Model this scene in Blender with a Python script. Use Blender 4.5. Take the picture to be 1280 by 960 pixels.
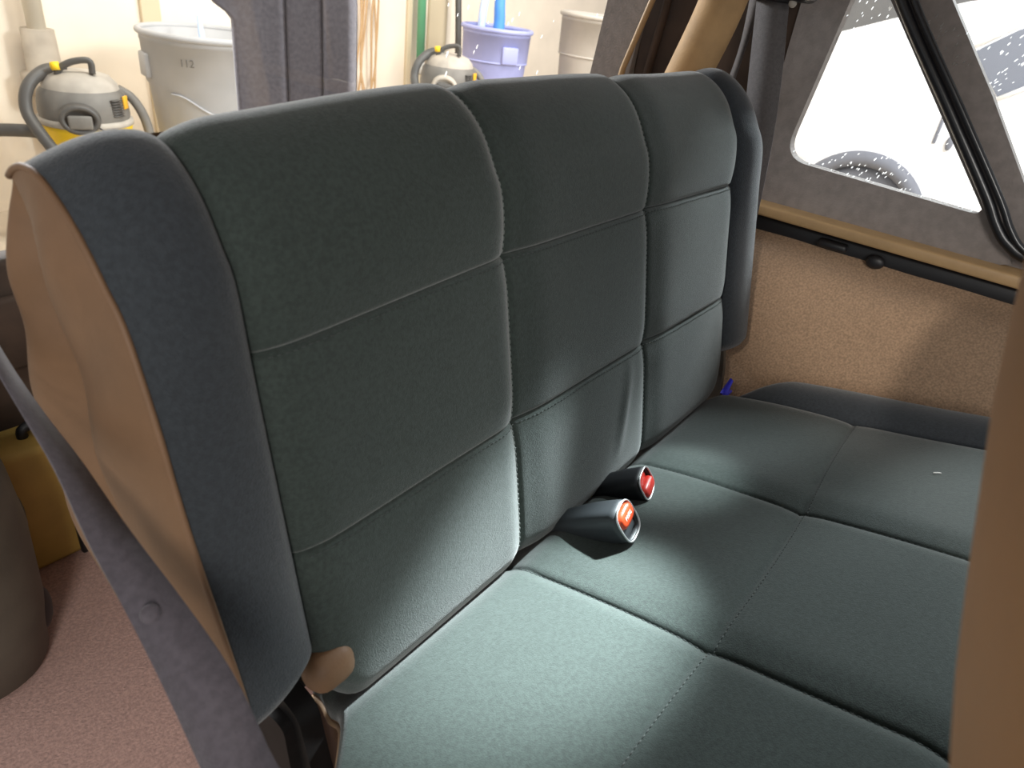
import bpy, bmesh, math, random
import numpy as np
from mathutils import Vector, Matrix
random.seed(7)
for o in list(bpy.data.objects): bpy.data.objects.remove(o)
scene = bpy.context.scene
COL = scene.collection

# ------------------------------------------------------------------ camera
CAM = np.array([-0.64274, -0.28972, 0.57573])
RR = np.array([[0.61420, -0.78027, 0.11806], [0.33481, 0.39313, 0.85636], [0.71460, 0.48645, -0.50270]])
FPX = 868.94
cd = bpy.data.cameras.new('camera'); cam = bpy.data.objects.new('camera', cd); COL.objects.link(cam)
m = Matrix.Identity(4)
for i in range(3):
    m[i][0] = RR[0][i]; m[i][1] = RR[1][i]; m[i][2] = -RR[2][i]; m[i][3] = CAM[i]
cam.matrix_world = m
cd.sensor_width = 36; cd.lens = FPX * 36 / 1280; cd.clip_start = .02
cd.dof.use_dof = True; cd.dof.focus_distance = .95; cd.dof.aperture_fstop = 9
scene.camera = cam

# ------------------------------------------------------------------ light and exposure
vs = scene.view_settings
vs.view_transform = 'Standard'; vs.look = 'None'; vs.gamma = 1; vs.use_curve_mapping = False
vs.exposure = 0.0
w = bpy.data.worlds.new('world'); scene.world = w; w.use_nodes = True
w.node_tree.nodes['Background'].inputs[0].default_value = (.95, .97, 1, 1)
w.node_tree.nodes['Background'].inputs[1].default_value = .48

def area(name, loc, target, sx, sy, power, col, spread=math.pi):
    l = bpy.data.lights.new(name, 'AREA'); l.shape = 'RECTANGLE'; l.size = sx; l.size_y = sy
    l.energy = power; l.color = col; l.spread = spread
    o = bpy.data.objects.new(name, l); COL.objects.link(o); o.location = loc
    o.rotation_euler = (Vector(target) - Vector(loc)).to_track_quat('-Z', 'Y').to_euler()
    return o
def spot(name, loc, target, power, col, cone, blend, rad):
    l = bpy.data.lights.new(name, 'SPOT'); l.energy = power; l.color = col; l.spot_size = math.radians(cone); l.spot_blend = blend; l.shadow_soft_size = rad
    o = bpy.data.objects.new(name, l); COL.objects.link(o); o.location = loc
    o.rotation_euler = (Vector(target) - Vector(loc)).to_track_quat('-Z', 'Y').to_euler(); return o
area('shop_light_right', (2.35, -.12, 1.75), (.3, -.1, 0), .25, .5, 95, (.88, .97, 1))
area('shop_light_left', (-1.9, -1.6, 1.25), (-.1, .1, .2), .5, 1.0, 32, (1, .96, .90))
area('shop_light_rear', (.35, 2.7, 1.22), (0, .15, .45), 1.3, .15, 85, (.95, .97, 1))
area('shop_light_back', (1.2, 2.6, 2.0), (1.6, 4.4, -.3), 1.8, .25, 62, (1, .93, .82))
area('shop_light_back_far', (3.6, 2.0, 2.0), (4.3, 4.2, -.3), 1.6, .25, 62, (1, .93, .82))
area('daylight_right', (3.0, -1.2, 2.2), (4.6, .6, .2), 1.6, 1.6, 230, (1, 1, 1))
spot('added_roof_lamp', (.42, -.09, .77), (-.26, -.08, 0), 360, (.86, .98, 1), 19, .95, .02)  # added spot with no known fitting, makes the bright patch on the cushion
spot('added_roof_lamp_side', (.42, -.09, .77), (.085, -.055, 0), 62, (.86, .98, 1), 15, .95, .02)  # another added spot, carries the patch past the buckles
spot('added_spot_left', (-2.2, -.42, 1.47), (.62, -.14, .175), 170, (1, .92, .82), 11, .9, .05)  # added narrow spot to brighten the wheel housing carpet

# ------------------------------------------------------------------ helpers
def ray(px, py): return RR[2] + RR[0] * (px - 640) / FPX - RR[1] * (py - 480) / FPX
def atx(px, py, x): v = ray(px, py); return CAM + v * (x - CAM[0]) / v[0]
def aty(px, py, y): v = ray(px, py); return CAM + v * (y - CAM[1]) / v[1]
def atd(px, py, t): return CAM + ray(px, py) * t

def smoothstep(a, b, x):
    t = np.clip((x - a) / (b - a), 0, 1); return t * t * (3 - 2 * t)

def catmull(pts, n):
    P = np.array(pts, float); P = np.vstack([2 * P[0] - P[1], P, 2 * P[-1] - P[-2]])
    out = []
    for i in range(1, len(P) - 2):
        for k in range(24):
            t = k / 24
            out.append(.5 * (2 * P[i] + (P[i + 1] - P[i - 1]) * t + (2 * P[i - 1] - 5 * P[i] + 4 * P[i + 1] - P[i + 2]) * t * t
                             + (-P[i - 1] + 3 * P[i] - 3 * P[i + 1] + P[i + 2]) * t ** 3))
    out.append(P[-2]); out = np.array(out)
    L = np.concatenate([[0], np.cumsum(np.linalg.norm(np.diff(out, axis=0), axis=1))])
    s = np.linspace(0, L[-1], n)
    return np.stack([np.interp(s, L, out[:, k]) for k in range(out.shape[1])], 1)

def link(name, me, mat, parent=None, loc=None, smooth=True, label=None):
    if smooth:
        me.polygons.foreach_set('use_smooth', [True] * len(me.polygons))
    o = bpy.data.objects.new(name, me); COL.objects.link(o)
    if mat: me.materials.append(mat)
    if parent: o.parent = parent
    if loc is not None: o.location = loc
    if label: o['label'] = label
    return o

class MB:
    """collects shapes into one mesh"""
    def __init__(s): s.v = []; s.f = []
    def add(s, V, F):
        b = len(s.v); s.v += [tuple(map(float, p)) for p in V]; s.f += [tuple(b + i for i in f) for f in F]; return s
    def grid(s, P, wrap_u=False, wrap_v=False, flip=False):
        P = np.asarray(P); nu, nv = P.shape[:2]; F = []
        for i in range(nu if wrap_u else nu - 1):
            for j in range(nv if wrap_v else nv - 1):
                a = i * nv + j; b = ((i + 1) % nu) * nv + j; c = ((i + 1) % nu) * nv + (j + 1) % nv; d = i * nv + (j + 1) % nv
                F.append((a, d, c, b) if flip else (a, b, c, d))
        return s.add(P.reshape(-1, 3), F)
    def box(s, c, size, rot=None, bev=0, seg=2):
        bm = bmesh.new(); bmesh.ops.create_cube(bm, size=1)
        for v in bm.verts: v.co = Vector((v.co.x * size[0], v.co.y * size[1], v.co.z * size[2]))
        if bev: bmesh.ops.bevel(bm, geom=bm.edges[:], offset=bev, segments=seg, profile=.5, affect='EDGES')
        M = rot if rot is not None else Matrix.Identity(3)
        V = [(M @ v.co) + Vector(c) for v in bm.verts]
        bm.verts.index_update(); F = [[v.index for v in f.verts] for f in bm.faces]; bm.free()
        return s.add(V, F)
    def tube(s, pts, r, n=12, cap=True, sq=None):
        P = np.array(pts, float); k = len(P); T = np.gradient(P, axis=0); T /= np.linalg.norm(T, axis=1)[:, None] + 1e-12
        r = np.full(k, r) if np.isscalar(r) else np.asarray(r)
        u = np.cross(T[0], [0, 0, 1.]);
        if np.linalg.norm(u) < .1: u = np.cross(T[0], [1., 0, 0])
        u /= np.linalg.norm(u); rows = []
        for i in range(k):
            u = u - T[i] * (u @ T[i]); u /= np.linalg.norm(u); v = np.cross(T[i], u)
            a = np.arange(n) * 2 * math.pi / n
            rows.append(P[i] + r[i] * (np.cos(a)[:, None] * u + np.sin(a)[:, None] * v * (sq or 1)))
        rows = np.array(rows); b = len(s.v); s.grid(rows, wrap_v=True, flip=True)
        if cap: s.f.append(tuple(b + i for i in range(n))); s.f.append(tuple(b + (k - 1) * n + i for i in reversed(range(n))))
        return s
    def lathe(s, prof, n=40, c=(0, 0, 0), ex=1, ey=1):
        a = np.arange(n) * 2 * math.pi / n
        rows = np.array([[(c[0] + r * math.cos(t) * ex, c[1] + r * math.sin(t) * ey, c[2] + z) for t in a] for r, z in prof])
        return s.grid(rows, wrap_v=True, flip=True)
    def prism(s, poly, d, origin=(0, 0, 0), ax=((1, 0, 0), (0, 0, 1), (0, 1, 0))):
        """2-D polygon (a, b) extruded by d along the third axis"""
        A, B, N = [np.array(q, float) for q in ax]; o = np.array(origin, float)
        V = [o + A * p[0] + B * p[1] for p in poly] + [o + A * p[0] + B * p[1] + N * d for p in poly]; n = len(poly)
        F = [tuple(range(n)), tuple(reversed(range(n, 2 * n)))] + [(i, n + i, n + (i + 1) % n, (i + 1) % n) for i in range(n)]
        return s.add(V, F)
    def ball(s, c, r, n=10, sc=(1, 1, 1), rot=None):
        rows = []
        for i in range(n + 1):
            ph = math.pi * i / n
            row = []
            for j in range(2 * n):
                th = math.pi * j / n
                p = Vector((math.sin(ph) * math.cos(th) * sc[0] * r, math.sin(ph) * math.sin(th) * sc[1] * r, math.cos(ph) * sc[2] * r))
                if rot is not None: p = rot @ p
                row.append(p + Vector(c))
            rows.append(row)
        return s.grid(np.array(rows), wrap_v=True)
    def build(s, name, mat, parent=None, smooth=True, label=None, fix=True, auto=None):
        me = bpy.data.meshes.new(name); me.from_pydata(s.v, [], s.f); me.update()
        bm = bmesh.new(); bm.from_mesh(me)
        bmesh.ops.remove_doubles(bm, verts=bm.verts, dist=1e-6)
        if fix: bmesh.ops.recalc_face_normals(bm, faces=bm.faces)
        if auto is not None:
            for e in bm.edges:
                if len(e.link_faces) == 2 and e.calc_face_angle(0) > auto: e.smooth = False
        bm.to_mesh(me); bm.free()
        return link(name, me, mat, parent, smooth=smooth, label=label)

def empty(name, loc, label, cat, group=None, rz=0):
    o = bpy.data.objects.new(name, None); COL.objects.link(o); o.location = loc; o.rotation_euler.z = rz
    o.empty_display_size = .05; tag(o, label, cat, group); return o
def tag(o, label=None, cat=None, group=None, kind=None):
    if label: o['label'] = label
    if cat: o['category'] = cat
    if group: o['group'] = group
    if kind: o['kind'] = kind
    return o
def loft_ribbon(mb, pairs, th=.0016, sub=8):
    L = catmull([p[0] for p in pairs], len(pairs) * sub); R = catmull([p[1] for p in pairs], len(pairs) * sub)
    T = np.gradient((L + R) / 2, axis=0); N = np.cross(T, R - L); N /= np.linalg.norm(N, axis=1)[:, None]
    rows = np.stack([L - N * th / 2, R - N * th / 2, R + N * th / 2, L + N * th / 2], 1)
    mb.grid(rows, wrap_v=True); return mb
def rounded(poly, rad, n=6):
    """round the corners of a 2-D polygon"""
    out = []; k = len(poly)
    for i in range(k):
        p0, p, p1 = [np.array(poly[(i + d) % k], float) for d in (-1, 0, 1)]
        r = rad[i] if hasattr(rad, '__len__') else rad
        a = p + (p0 - p) / np.linalg.norm(p0 - p) * r; b = p + (p1 - p) / np.linalg.norm(p1 - p) * r
        for j in range(n + 1):
            t = j / n; out.append(tuple((1 - t) ** 2 * a + 2 * t * (1 - t) * p + t * t * b))
    return out
def panel_hole(mb, outer, inner, x, d):
    """panel in the y-z plane at x with a hole, thickness d along +x"""
    c = np.mean(inner, axis=0); N = 160
    def samp(poly):
        P = np.array(poly); out = []
        for k in range(N):
            a = -math.pi + 2 * math.pi * k / N; dv = np.array([math.cos(a), math.sin(a)]); best = None
            for i in range(len(P)):
                p = P[i] - c; e = P[(i + 1) % len(P)] - P[i]; den = dv[0] * e[1] - dv[1] * e[0]
                if abs(den) < 1e-12: continue
                t = (p[0] * e[1] - p[1] * e[0]) / den; u = (p[0] * dv[1] - p[1] * dv[0]) / den
                if t > 0 and -1e-9 <= u <= 1 + 1e-9 and (best is None or t < best): best = t
            out.append(c + dv * best)
        return np.array(out)
    O, I = samp(outer), samp(inner)
    def lift(P, xx): return np.column_stack([np.full(len(P), xx), P])
    rows = np.array([lift(O, x), lift(I, x), lift(I, x + d), lift(O, x + d), lift(O, x)])
    return mb.grid(rows, wrap_v=True)

# ------------------------------------------------------------------ materials
def mat(name, col, rough=.7, metal=0, sheen=0, bump=0, bscale=400, var=0, vscale=8, col2=None, spec=.5, coat=0, weave=False, trans=0, emit=0, stretch=None):
    m = bpy.data.materials.new(name); m.use_nodes = True; nt = m.node_tree; b = nt.nodes['Principled BSDF']
    b.inputs['Base Color'].default_value = (*col, 1); b.inputs['Roughness'].default_value = rough
    b.inputs['Metallic'].default_value = metal; b.inputs['Specular IOR Level'].default_value = spec
    b.inputs['Coat Weight'].default_value = coat
    if trans: b.inputs['Transmission Weight'].default_value = trans
    if sheen:
        b.inputs['Sheen Weight'].default_value = sheen; b.inputs['Sheen Roughness'].default_value = .45
    if emit:
        b.inputs['Emission Color'].default_value = (*col, 1); b.inputs['Emission Strength'].default_value = emit
    tc = nt.nodes.new('ShaderNodeTexCoord')
    if var or col2:
        n = nt.nodes.new('ShaderNodeTexNoise'); n.inputs['Scale'].default_value = vscale; n.inputs['Detail'].default_value = 6
        nt.links.new(tc.outputs['Object'], n.inputs['Vector'])
        if stretch:
            mp = nt.nodes.new('ShaderNodeMapping'); mp.inputs['Scale'].default_value = stretch
            nt.links.new(tc.outputs['Object'], mp.inputs['Vector']); nt.links.new(mp.outputs['Vector'], n.inputs['Vector'])
        r = nt.nodes.new('ShaderNodeValToRGB'); r.color_ramp.elements[0].position = .35; r.color_ramp.elements[1].position = .65
        c2 = col2 or tuple(min(1, c * (1 + var)) for c in col); c1 = col if col2 else tuple(c * (1 - var) for c in col)
        r.color_ramp.elements[0].color = (*c1, 1); r.color_ramp.elements[1].color = (*c2, 1)
        nt.links.new(n.outputs['Fac'], r.inputs['Fac']); nt.links.new(r.outputs['Color'], b.inputs['Base Color'])
    if bump:
        if weave:
            n2 = nt.nodes.new('ShaderNodeTexVoronoi')
        else:
            n2 = nt.nodes.new('ShaderNodeTexNoise'); n2.inputs['Detail'].default_value = 4
        n2.inputs['Scale'].default_value = bscale; nt.links.new(tc.outputs['Object'], n2.inputs['Vector'])
        bp = nt.nodes.new('ShaderNodeBump'); bp.inputs['Strength'].default_value = bump; bp.inputs['Distance'].default_value = .002
        nt.links.new(n2.outputs[0], bp.inputs['Height']); nt.links.new(bp.outputs['Normal'], b.inputs['Normal'])
    return m
def glass(name, tint=(1, 1, 1), gloss=.05):
    m = bpy.data.materials.new(name); m.use_nodes = True; nt = m.node_tree; nt.nodes.clear()
    o = nt.nodes.new('ShaderNodeOutputMaterial'); mx = nt.nodes.new('ShaderNodeMixShader'); t = nt.nodes.new('ShaderNodeBsdfTransparent')
    g = nt.nodes.new('ShaderNodeBsdfGlossy'); g.inputs['Roughness'].default_value = .02; t.inputs['Color'].default_value = (*tint, 1)
    mx.inputs[0].default_value = gloss
    nt.links.new(t.outputs[0], mx.inputs[1]); nt.links.new(g.outputs[0], mx.inputs[2]); nt.links.new(mx.outputs[0], o.inputs[0])
    return m
M = {}
M['fabric'] = mat('charcoal_green_seat_fabric', (.037, .049, .044), .85, sheen=.35, bump=.22, bscale=900, var=.16, vscale=260, weave=True, spec=.25)
M['bolster'] = mat('slate_bolster_fabric', (.036, .042, .049), .85, sheen=.35, bump=.3, bscale=900, var=.14, vscale=260, weave=True, spec=.25)
M['thread'] = mat('grey_thread', (.16, .18, .17), .8)
M['thread_mid'] = mat('slate_thread', (.095, .105, .10), .8)
M['thread_dark'] = mat('dark_thread', (.06, .068, .066), .8)
M['tan'] = mat('tan_vinyl', (.175, .096, .049), .6, bump=.12, bscale=350, var=.08, vscale=30)
M['piping'] = mat('light_tan_piping', (.50, .33, .20), .55)
M['black'] = mat('black_plastic', (.012, .012, .014), .45, bump=.05, bscale=300)
M['bracket'] = mat('black_painted_steel', (.008, .007, .007), .6, var=.3, vscale=40, spec=.25)
M['sleeve'] = mat('dark_grey_plastic_sleeve', (.045, .05, .055), .42, bump=.05, bscale=500)
M['chrome'] = mat('pale_metal_rim', (.62, .62, .62), .3, metal=.7)
M['red'] = mat('red_orange_button', (.62, .065, .018), .32, coat=.3)
M['redd'] = mat('deep_red_button', (.42, .022, .014), .35, coat=.2)
M['white'] = mat('white_print', (.85, .85, .82), .5)
M['belt'] = mat('dark_plum_webbing', (.085, .072, .085), .75, bump=.3, bscale=700, sheen=.2, var=.15, vscale=200)
M['beltg'] = mat('grey_webbing', (.115, .105, .105), .8, bump=.3, bscale=700, var=.1, vscale=200)
M['carpet_tan'] = mat('tan_carpet', (.27, .178, .112), .95, bump=1.0, bscale=260, var=.22, vscale=300, sheen=.3)
M['carpet_pink'] = mat('rose_brown_carpet', (.53, .33, .28), .95, bump=.8, bscale=300, var=.16, vscale=220, sheen=.3)
M['hardtop'] = mat('grey_brown_hardtop_liner', (.235, .205, .19), .8, bump=.3, bscale=350, var=.1, vscale=60)
M['quarter'] = mat('dark_brown_trim', (.055, .032, .020), .75, var=.2, vscale=20)  # tailgate's own brown; on the rear quarter it paints in shade
M['rail'] = mat('tan_painted_rail', (.42, .27, .13), .5, var=.06, vscale=30)
M['rubber'] = mat('black_rubber_seal', (.010, .010, .012), .3, spec=.6)
M['rollbar'] = mat('tan_padded_roll_bar', (.47, .29, .13), .7, bump=.15, bscale=300, var=.08, vscale=30)
M['glass'] = glass('window_glass', (.97, .98, .98), .04)
M['drops'] = glass('rain_drop', (1, 1, 1), .12)
nt_ = M['drops'].node_tree; tl_ = nt_.nodes.new('ShaderNodeBsdfTranslucent'); tl_.inputs['Color'].default_value = (1, 1, 1, 1)
mx_ = nt_.nodes.new('ShaderNodeMixShader'); mx_.inputs[0].default_value = .45; out_ = [n for n in nt_.nodes if n.type == 'OUTPUT_MATERIAL'][0]
src_ = out_.inputs[0].links[0].from_socket; nt_.links.new(src_, mx_.inputs[1]); nt_.links.new(tl_.outputs[0], mx_.inputs[2]); nt_.links.new(mx_.outputs[0], out_.inputs[0])
M['grey_plastic'] = mat('olive_grey_plastic', (.10, .085, .065), .6, bump=.1, bscale=300, var=.12, vscale=15)
M['yellow_case'] = mat('mustard_plastic', (.45, .29, .07), .55, var=.1, vscale=12)
M['front'] = mat('brown_tan_seat_vinyl', (.145, .070, .024), .65, bump=.1, bscale=300, var=.06, vscale=15)
M['concrete'] = mat('garage_concrete', (.62, .53, .42), .9, var=.12, vscale=5, bump=.3, bscale=60)
M['wall'] = mat('cream_painted_block_wall', (.86, .765, .64), .85, var=.05, vscale=3, bump=.1, bscale=30)
M['wall_grey'] = mat('grey_wall_paint', (.22, .215, .21), .85, var=.05, vscale=3)
M['bin_grey'] = mat('grey_bin_plastic', (.46, .46, .47), .55, var=.06, vscale=6, bump=.1, bscale=80)
M['bin_blue'] = mat('periwinkle_bin_plastic', (.34, .37, .66), .55, var=.06, vscale=6)
M['bin_taupe'] = mat('taupe_bin_plastic', (.42, .39, .35), .6, var=.06, vscale=6)
M['blue'] = mat('bright_blue_plastic', (.10, .32, .80), .45)
M['paleblue'] = mat('pale_blue_plastic', (.5, .62, .85), .4)
M['royal'] = mat('royal_blue_plastic', (.05, .05, .75), .35)
M['yellow'] = mat('yellow_plastic', (.95, .62, .01), .45)
M['orange_yellow'] = mat('amber_plastic', (.80, .42, .03), .45)
M['vac_dark'] = mat('dark_grey_vacuum_plastic', (.075, .072, .068), .5, var=.12, vscale=10)
M['vac_mid'] = mat('dusty_grey_vacuum_plastic', (.17, .16, .145), .6, var=.15, vscale=10)
M['vac_light'] = mat('light_dusty_plastic', (.42, .38, .33), .7, var=.12, vscale=10)
M['chair'] = mat('charcoal_mauve_upholstery', (.175, .16, .178), .9, sheen=.3, bump=.3, bscale=500, var=.12, vscale=80)
M['steel'] = mat('dull_steel', (.4, .4, .4), .4, metal=.8)
M['pipe'] = mat('off_white_pipe_paint', (.80, .74, .62), .6)
M['pipe_grey'] = mat('taupe_pipe_wrap', (.42, .36, .29), .8, var=.15, vscale=8)
M['strip'] = mat('beige_trim_strip', (.66, .55, .38), .7)
M['green'] = mat('green_painted_pole', (.12, .42, .22), .5)
M['rust'] = mat('brown_wire', (.52, .33, .16), .7)
M['car_white'] = mat('glossy_white_car_paint', (.90, .90, .91), .25, coat=.5)
M['car_dark'] = mat('tinted_car_glass', (.16, .17, .20), .15)
M['tyre'] = mat('grey_tyre_rubber', (.14, .145, .17), .7)
M['cladding'] = mat('warm_grey_cladding', (.55, .50, .46), .6)

# ------------------------------------------------------------------ setting: the garage
GZ = -.95
def struct(name, mb, m, **k):
    o = mb.build(name, m, smooth=False, **k); o['kind'] = 'structure'; return o
struct('floor', MB().box((1.5, 1.2, GZ - .05), (13, 7.2, .1)), M['concrete'])
struct('wall_back', MB().box((2.5, 4.5, 1.0), (11, .2, 4.0)), M['wall'])
struct('wall_right', MB().box((7.6, 1.0, 1.0), (.2, 7.6, 4.0)), M['wall_grey'])
struct('trim_1', MB().box((1.85, 4.02, (GZ - .72) / 2), (1.3, .8, GZ * -1 - .72), bev=.02), M['concrete'])
struct('trim_2', MB().box((4.3, 3.55, (GZ - .5) / 2), (2.3, 1.6, GZ * -1 - .5), bev=.02), M['concrete'])
struct('trim_3', MB().box((1.79, 4.385, .6), (.12, .03, 3.1), bev=.006), M['strip'])
struct('trim_4', MB().box((3.98, 4.385, .6), (.05, .03, 3.1), bev=.006).box((4.32, 4.385, .6), (.22, .03, 3.1), bev=.006), M['strip'])

# ------------------------------------------------------------------ vehicle body
body = empty('vehicle_body', (0, 0, -.40), 'tan and grey interior shell of the vehicle around the bench seat', 'car body')
def part(name, mb, m, parent=body, **k):
    o = mb.build(name, m, parent, **k)
    o.matrix_parent_inverse = parent.matrix_world.inverted() if parent is not body else Matrix.Translation((0, 0, .40))
    return o
part('cargo_floor', MB().box((0, .02, -.38), (1.42, 1.74, .04), bev=.004), M['carpet_pink'])
# right wheel housing under carpet
prof = catmull([(.515, -.36), (.515, -.2), (.515, -.08), (.522, -.02), (.540, .05), (.566, .11), (.596, .160), (.625, .192), (.652, .212), (.668, .232)], 60)
ys = np.linspace(-.62, .84, 90)
rng = np.random.default_rng(3)
P = np.zeros((90, 60, 3))
for i, y in enumerate(ys):
    for j, (x, z) in enumerate(prof):
        wv = .004 * math.sin(y * 21 + j * .13) + .003 * math.sin(y * 47 + j * .31 + 1) + rng.normal(0, .0006)
        fall = smoothstep(.12, .5, y) * .02
        P[i, j] = (x + wv * .6 + fall, y, z + wv)
part('wheel_housing', MB().grid(P), M['carpet_tan'])
# rail along the tub
part('tub_rail', MB().box((.66, .12, .2715), (.09, 1.48, .019), bev=.004), M['rail'])
part('side_panel', MB().box((.705, .12, -.05), (.03, 1.48, .62), bev=.004).box((.678, .12, .236), (.03, 1.46, .03), bev=.006), M['black'])
part('rail_clip', MB().ball((.652, -.115, .232), .012, 8, (.7, 1.3, 1)), M['black'])
part('rail_clip', MB().box((.655, -.04, .238), (.02, .05, .014), bev=.005), M['black'])
# hardtop side with the rear side window
win = rounded([(.062, .64), (.093, .365), (.066, .352), (-.216, .346), (-.232, .352), (-.005, .64)], [.03, .028, .03, .012, .014, .03])
win = rounded([(.053, .668), (.090, .358), (-.2365, .344)], [.01, .045, .016], 8)
panel_out = [(.135, .80), (.135, .28), (-.56, .28), (-.56, .30), (-.275, .315), (-.245, .345), (-.04, .60), (.0, .80)]
mb = MB(); panel_hole(mb, [(.135, .80), (.135, .281), (-.30, .281), (-.268, .33), (-.236, .377), (-.145, .479), (-.025, .614), (.035, .70), (.07, .80)], win, .655, .025)
part('hardtop_side', mb, M['hardtop'], smooth=False)
part('side_window_glass', MB().prism([(p[0], p[1]) for p in win], .004, (.668, 0, 0), ((0, 1, 0), (0, 0, 1), (1, 0, 0))), M['glass'], smooth=False)
# weatherstrip
ws = catmull([(.640, .055, .72), (.640, -.018, .614), (.640, -.138, .479), (.640, -.229, .377), (.640, -.258, .340), (.640, -.285, .316), (.640, -.33, .302), (.640, -.50, .296)], 90)
part('weatherstrip', MB().tube(ws + np.array([0, .003, 0]), .0085, 12).tube(ws + np.array([-.005, -.016, 0]), .0055, 10), M['rubber'])
# door pillar behind the strip and the door window
win2 = [(-.055, .76), (-.078, .621), (-.177, .508), (-.264, .401), (-.30, .362), (-.35, .345), (-.60, .345), (-.60, .76)]
mb = MB().prism([(.045, .78), (-.003, .614), (-.123, .479), (-.214, .377), (-.25, .328), (-.275, .300), (-.275, .281), (-.62, .281), (-.62, .345), (-.35, .345), (-.30, .362), (-.264, .401), (-.177, .508), (-.078, .621), (-.02, .69), (.0, .78)], .03, (.665, 0, 0), ((0, 1, 0), (0, 0, 1), (1, 0, 0)))
part('door_pillar', mb, M['hardtop'], smooth=False)
part('door_window_glass', MB().prism(win2, .004, (.69, 0, 0), ((0, 1, 0), (0, 0, 1), (1, 0, 0))), M['glass'], smooth=False)
# rear quarter, rear pillar, roof
part('rear_quarter', MB().box((.672, .275, .54), (.02, .285, .52), bev=.004).tube([(.655, .36, .80), (.655, .372, .56), (.655, .40, .30)], .008, 8), M['quarter'])  # unlit hardtop side, its shade put into the dark brown colour
part('rear_pillar', MB().prism([(.435, .29), (.385, .80), (.47, .80), (.52, .29)], .03, (.65, 0, 0), ((0, 1, 0), (0, 0, 1), (1, 0, 0))), M['hardtop'], smooth=False)
part('pillar_edge_trim', MB().tube([(.642, .448, .29), (.642, .430, .45), (.642, .395, .57), (.642, .36, .80)], .006, 8), M['rail'])
part('roof', MB().box((0, .16, .815), (1.40, 1.56, .03), bev=.006), M['hardtop'])
part('added_roof_lamp', MB().box((.42, -.09, .793), (.12, .07, .014), bev=.005), M['white'])  # invented fitting, unseen, to go with the added cushion spots
part('tailgate', MB().box((-.02, .885, -.07), (1.34, .05, .40), bev=.01).box((-.02, .85, .02), (1.1, .02, .12), bev=.008), M['quarter'])
part('rear_window_glass', MB().box((-.02, .87, .46), (1.30, .004, .66)), M['glass'], smooth=False)
def droplets(name, f, n, parent, rr=(.0012, .003)):
    mb = MB()
    for k in range(n):
        p, M3 = f(); r = random.uniform(*rr)
        mb.ball(p, r, 4, (1, .6, 2.1 + random.random()), M3)
    o = part(name, mb, M['drops']); o['kind'] = 'stuff'; return o
rotx = Matrix.Rotation(math.radians(90), 3, 'Z')
def fr():
    q = aty(random.uniform(545, 775), random.uniform(-20, 105), .866); return q, Matrix.Rotation(random.uniform(.25, .5), 3, 'Y')
def fs():
    return (.665, random.uniform(-.23, .08), random.uniform(.345, .40) if random.random() < .4 else random.uniform(.54, .72)), Matrix.Rotation(random.uniform(.3, .7), 3, 'X') @ rotx
def fd():
    return (.687, random.uniform(-.40, -.08), random.uniform(.40, .72)), Matrix.Rotation(random.uniform(.4, .8), 3, 'X') @ rotx
droplets('rain_drops', fr, 26, body, (.0014, .0026))
droplets('rain_drops', fs, 420, body, (.0006, .0012))
droplets('rain_drops', fd, 520, body, (.0006, .0012))
# roll bar
part('roll_bar', MB().tube(catmull([(.530, .185, .80), (.524, .195, .70), (.520, .210, .58), (.515, .235, .48), (.510, .27, .36), (.505, .34, .1), (.50, .40, -.36)], 60), .036, 24), M['rollbar'])
# seat riser on the floor below the bench
part('seat_riser', MB().box((0, -.12, -.255), (.62, .30, .21), bev=.02), M['carpet_tan'])

# ------------------------------------------------------------------ bench seat
REC, CS = .2148, .2247
YB, ZB = .0137, .0011
def bk(x, t, wd):   # backrest frame -> world
    return np.array([x, math.sin(REC) * t + math.cos(REC) * wd, math.cos(REC) * t - math.sin(REC) * wd])
bench = empty('bench_seat', (0, 0, -.15), 'charcoal fabric rear bench seat with quilted panels and tan vinyl ends', 'seat')
Bi = Matrix.Translation((0, 0, .15))
def bpart(name, mb, m, parent=bench, **k):
    o = mb.build(name, m, parent, **k); o.matrix_parent_inverse = Bi if parent is bench else Matrix.Identity(4); return o
VX = (-.411, -.14, .14, .411)
XL, XR = -.485, .506
front = catmull([(.012, .075), (.006, .05), (.010, .022), (.026, .006), (.06, 0), (.2, 0), (.34, 0), (.412, -.001), (.440, .006), (.470, .017), (.493, .034), (.507, .056), (.506, .080), (.493, .100), (.470, .115), (.45, .122)], 230)
bfront = front[np.argmax(front[:, 0] > .088) - 1 if True else 0:]
iq = [i for i in range(len(front)) if front[i, 0] > .085 and front[i, 1] < .01][0]
bfront = bfront[:0] if False else front
bfront = np.vstack([catmull([(.105, .10), (.088, .07), (.083, .03), (.092, .006), tuple(front[iq + 4])], 24)[:-1], front[iq + 4:208]])
def densify(C):
    keep = list(C); out = []
    for i in range(len(C) - 1):
        out.append(C[i]); t0, t1 = C[i][0], C[i + 1][0]
        if C[i][1] < .01 and min(abs(t0 - h) for h in (.355, .182)) < .012:
            for k in range(1, 4): out.append(C[i] + (C[i + 1] - C[i]) * k / 4)
    out.append(C[-1]); return np.array(out)
def normals(C):
    T = np.gradient(C, axis=0); T /= np.linalg.norm(T, axis=1)[:, None]
    return np.stack([T[:, 1], -T[:, 0]], 1)   # outward: towards -w at the front
def groove(d, g, lam): return g * np.exp(-(d / lam) ** 2)
H_ROWS = (.355, .182)
rg = np.random.default_rng(11)
ph = rg.uniform(0, 6.28, (6, 2)); fr_ = rg.uniform(7, 20, (6, 2))
def wob(x, t): return sum(math.sin(x * fr_[k, 0] + ph[k, 0]) * math.sin(t * fr_[k, 1] + ph[k, 1]) for k in range(6)) / 6
FR = densify(front); N2 = normals(FR)
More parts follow.
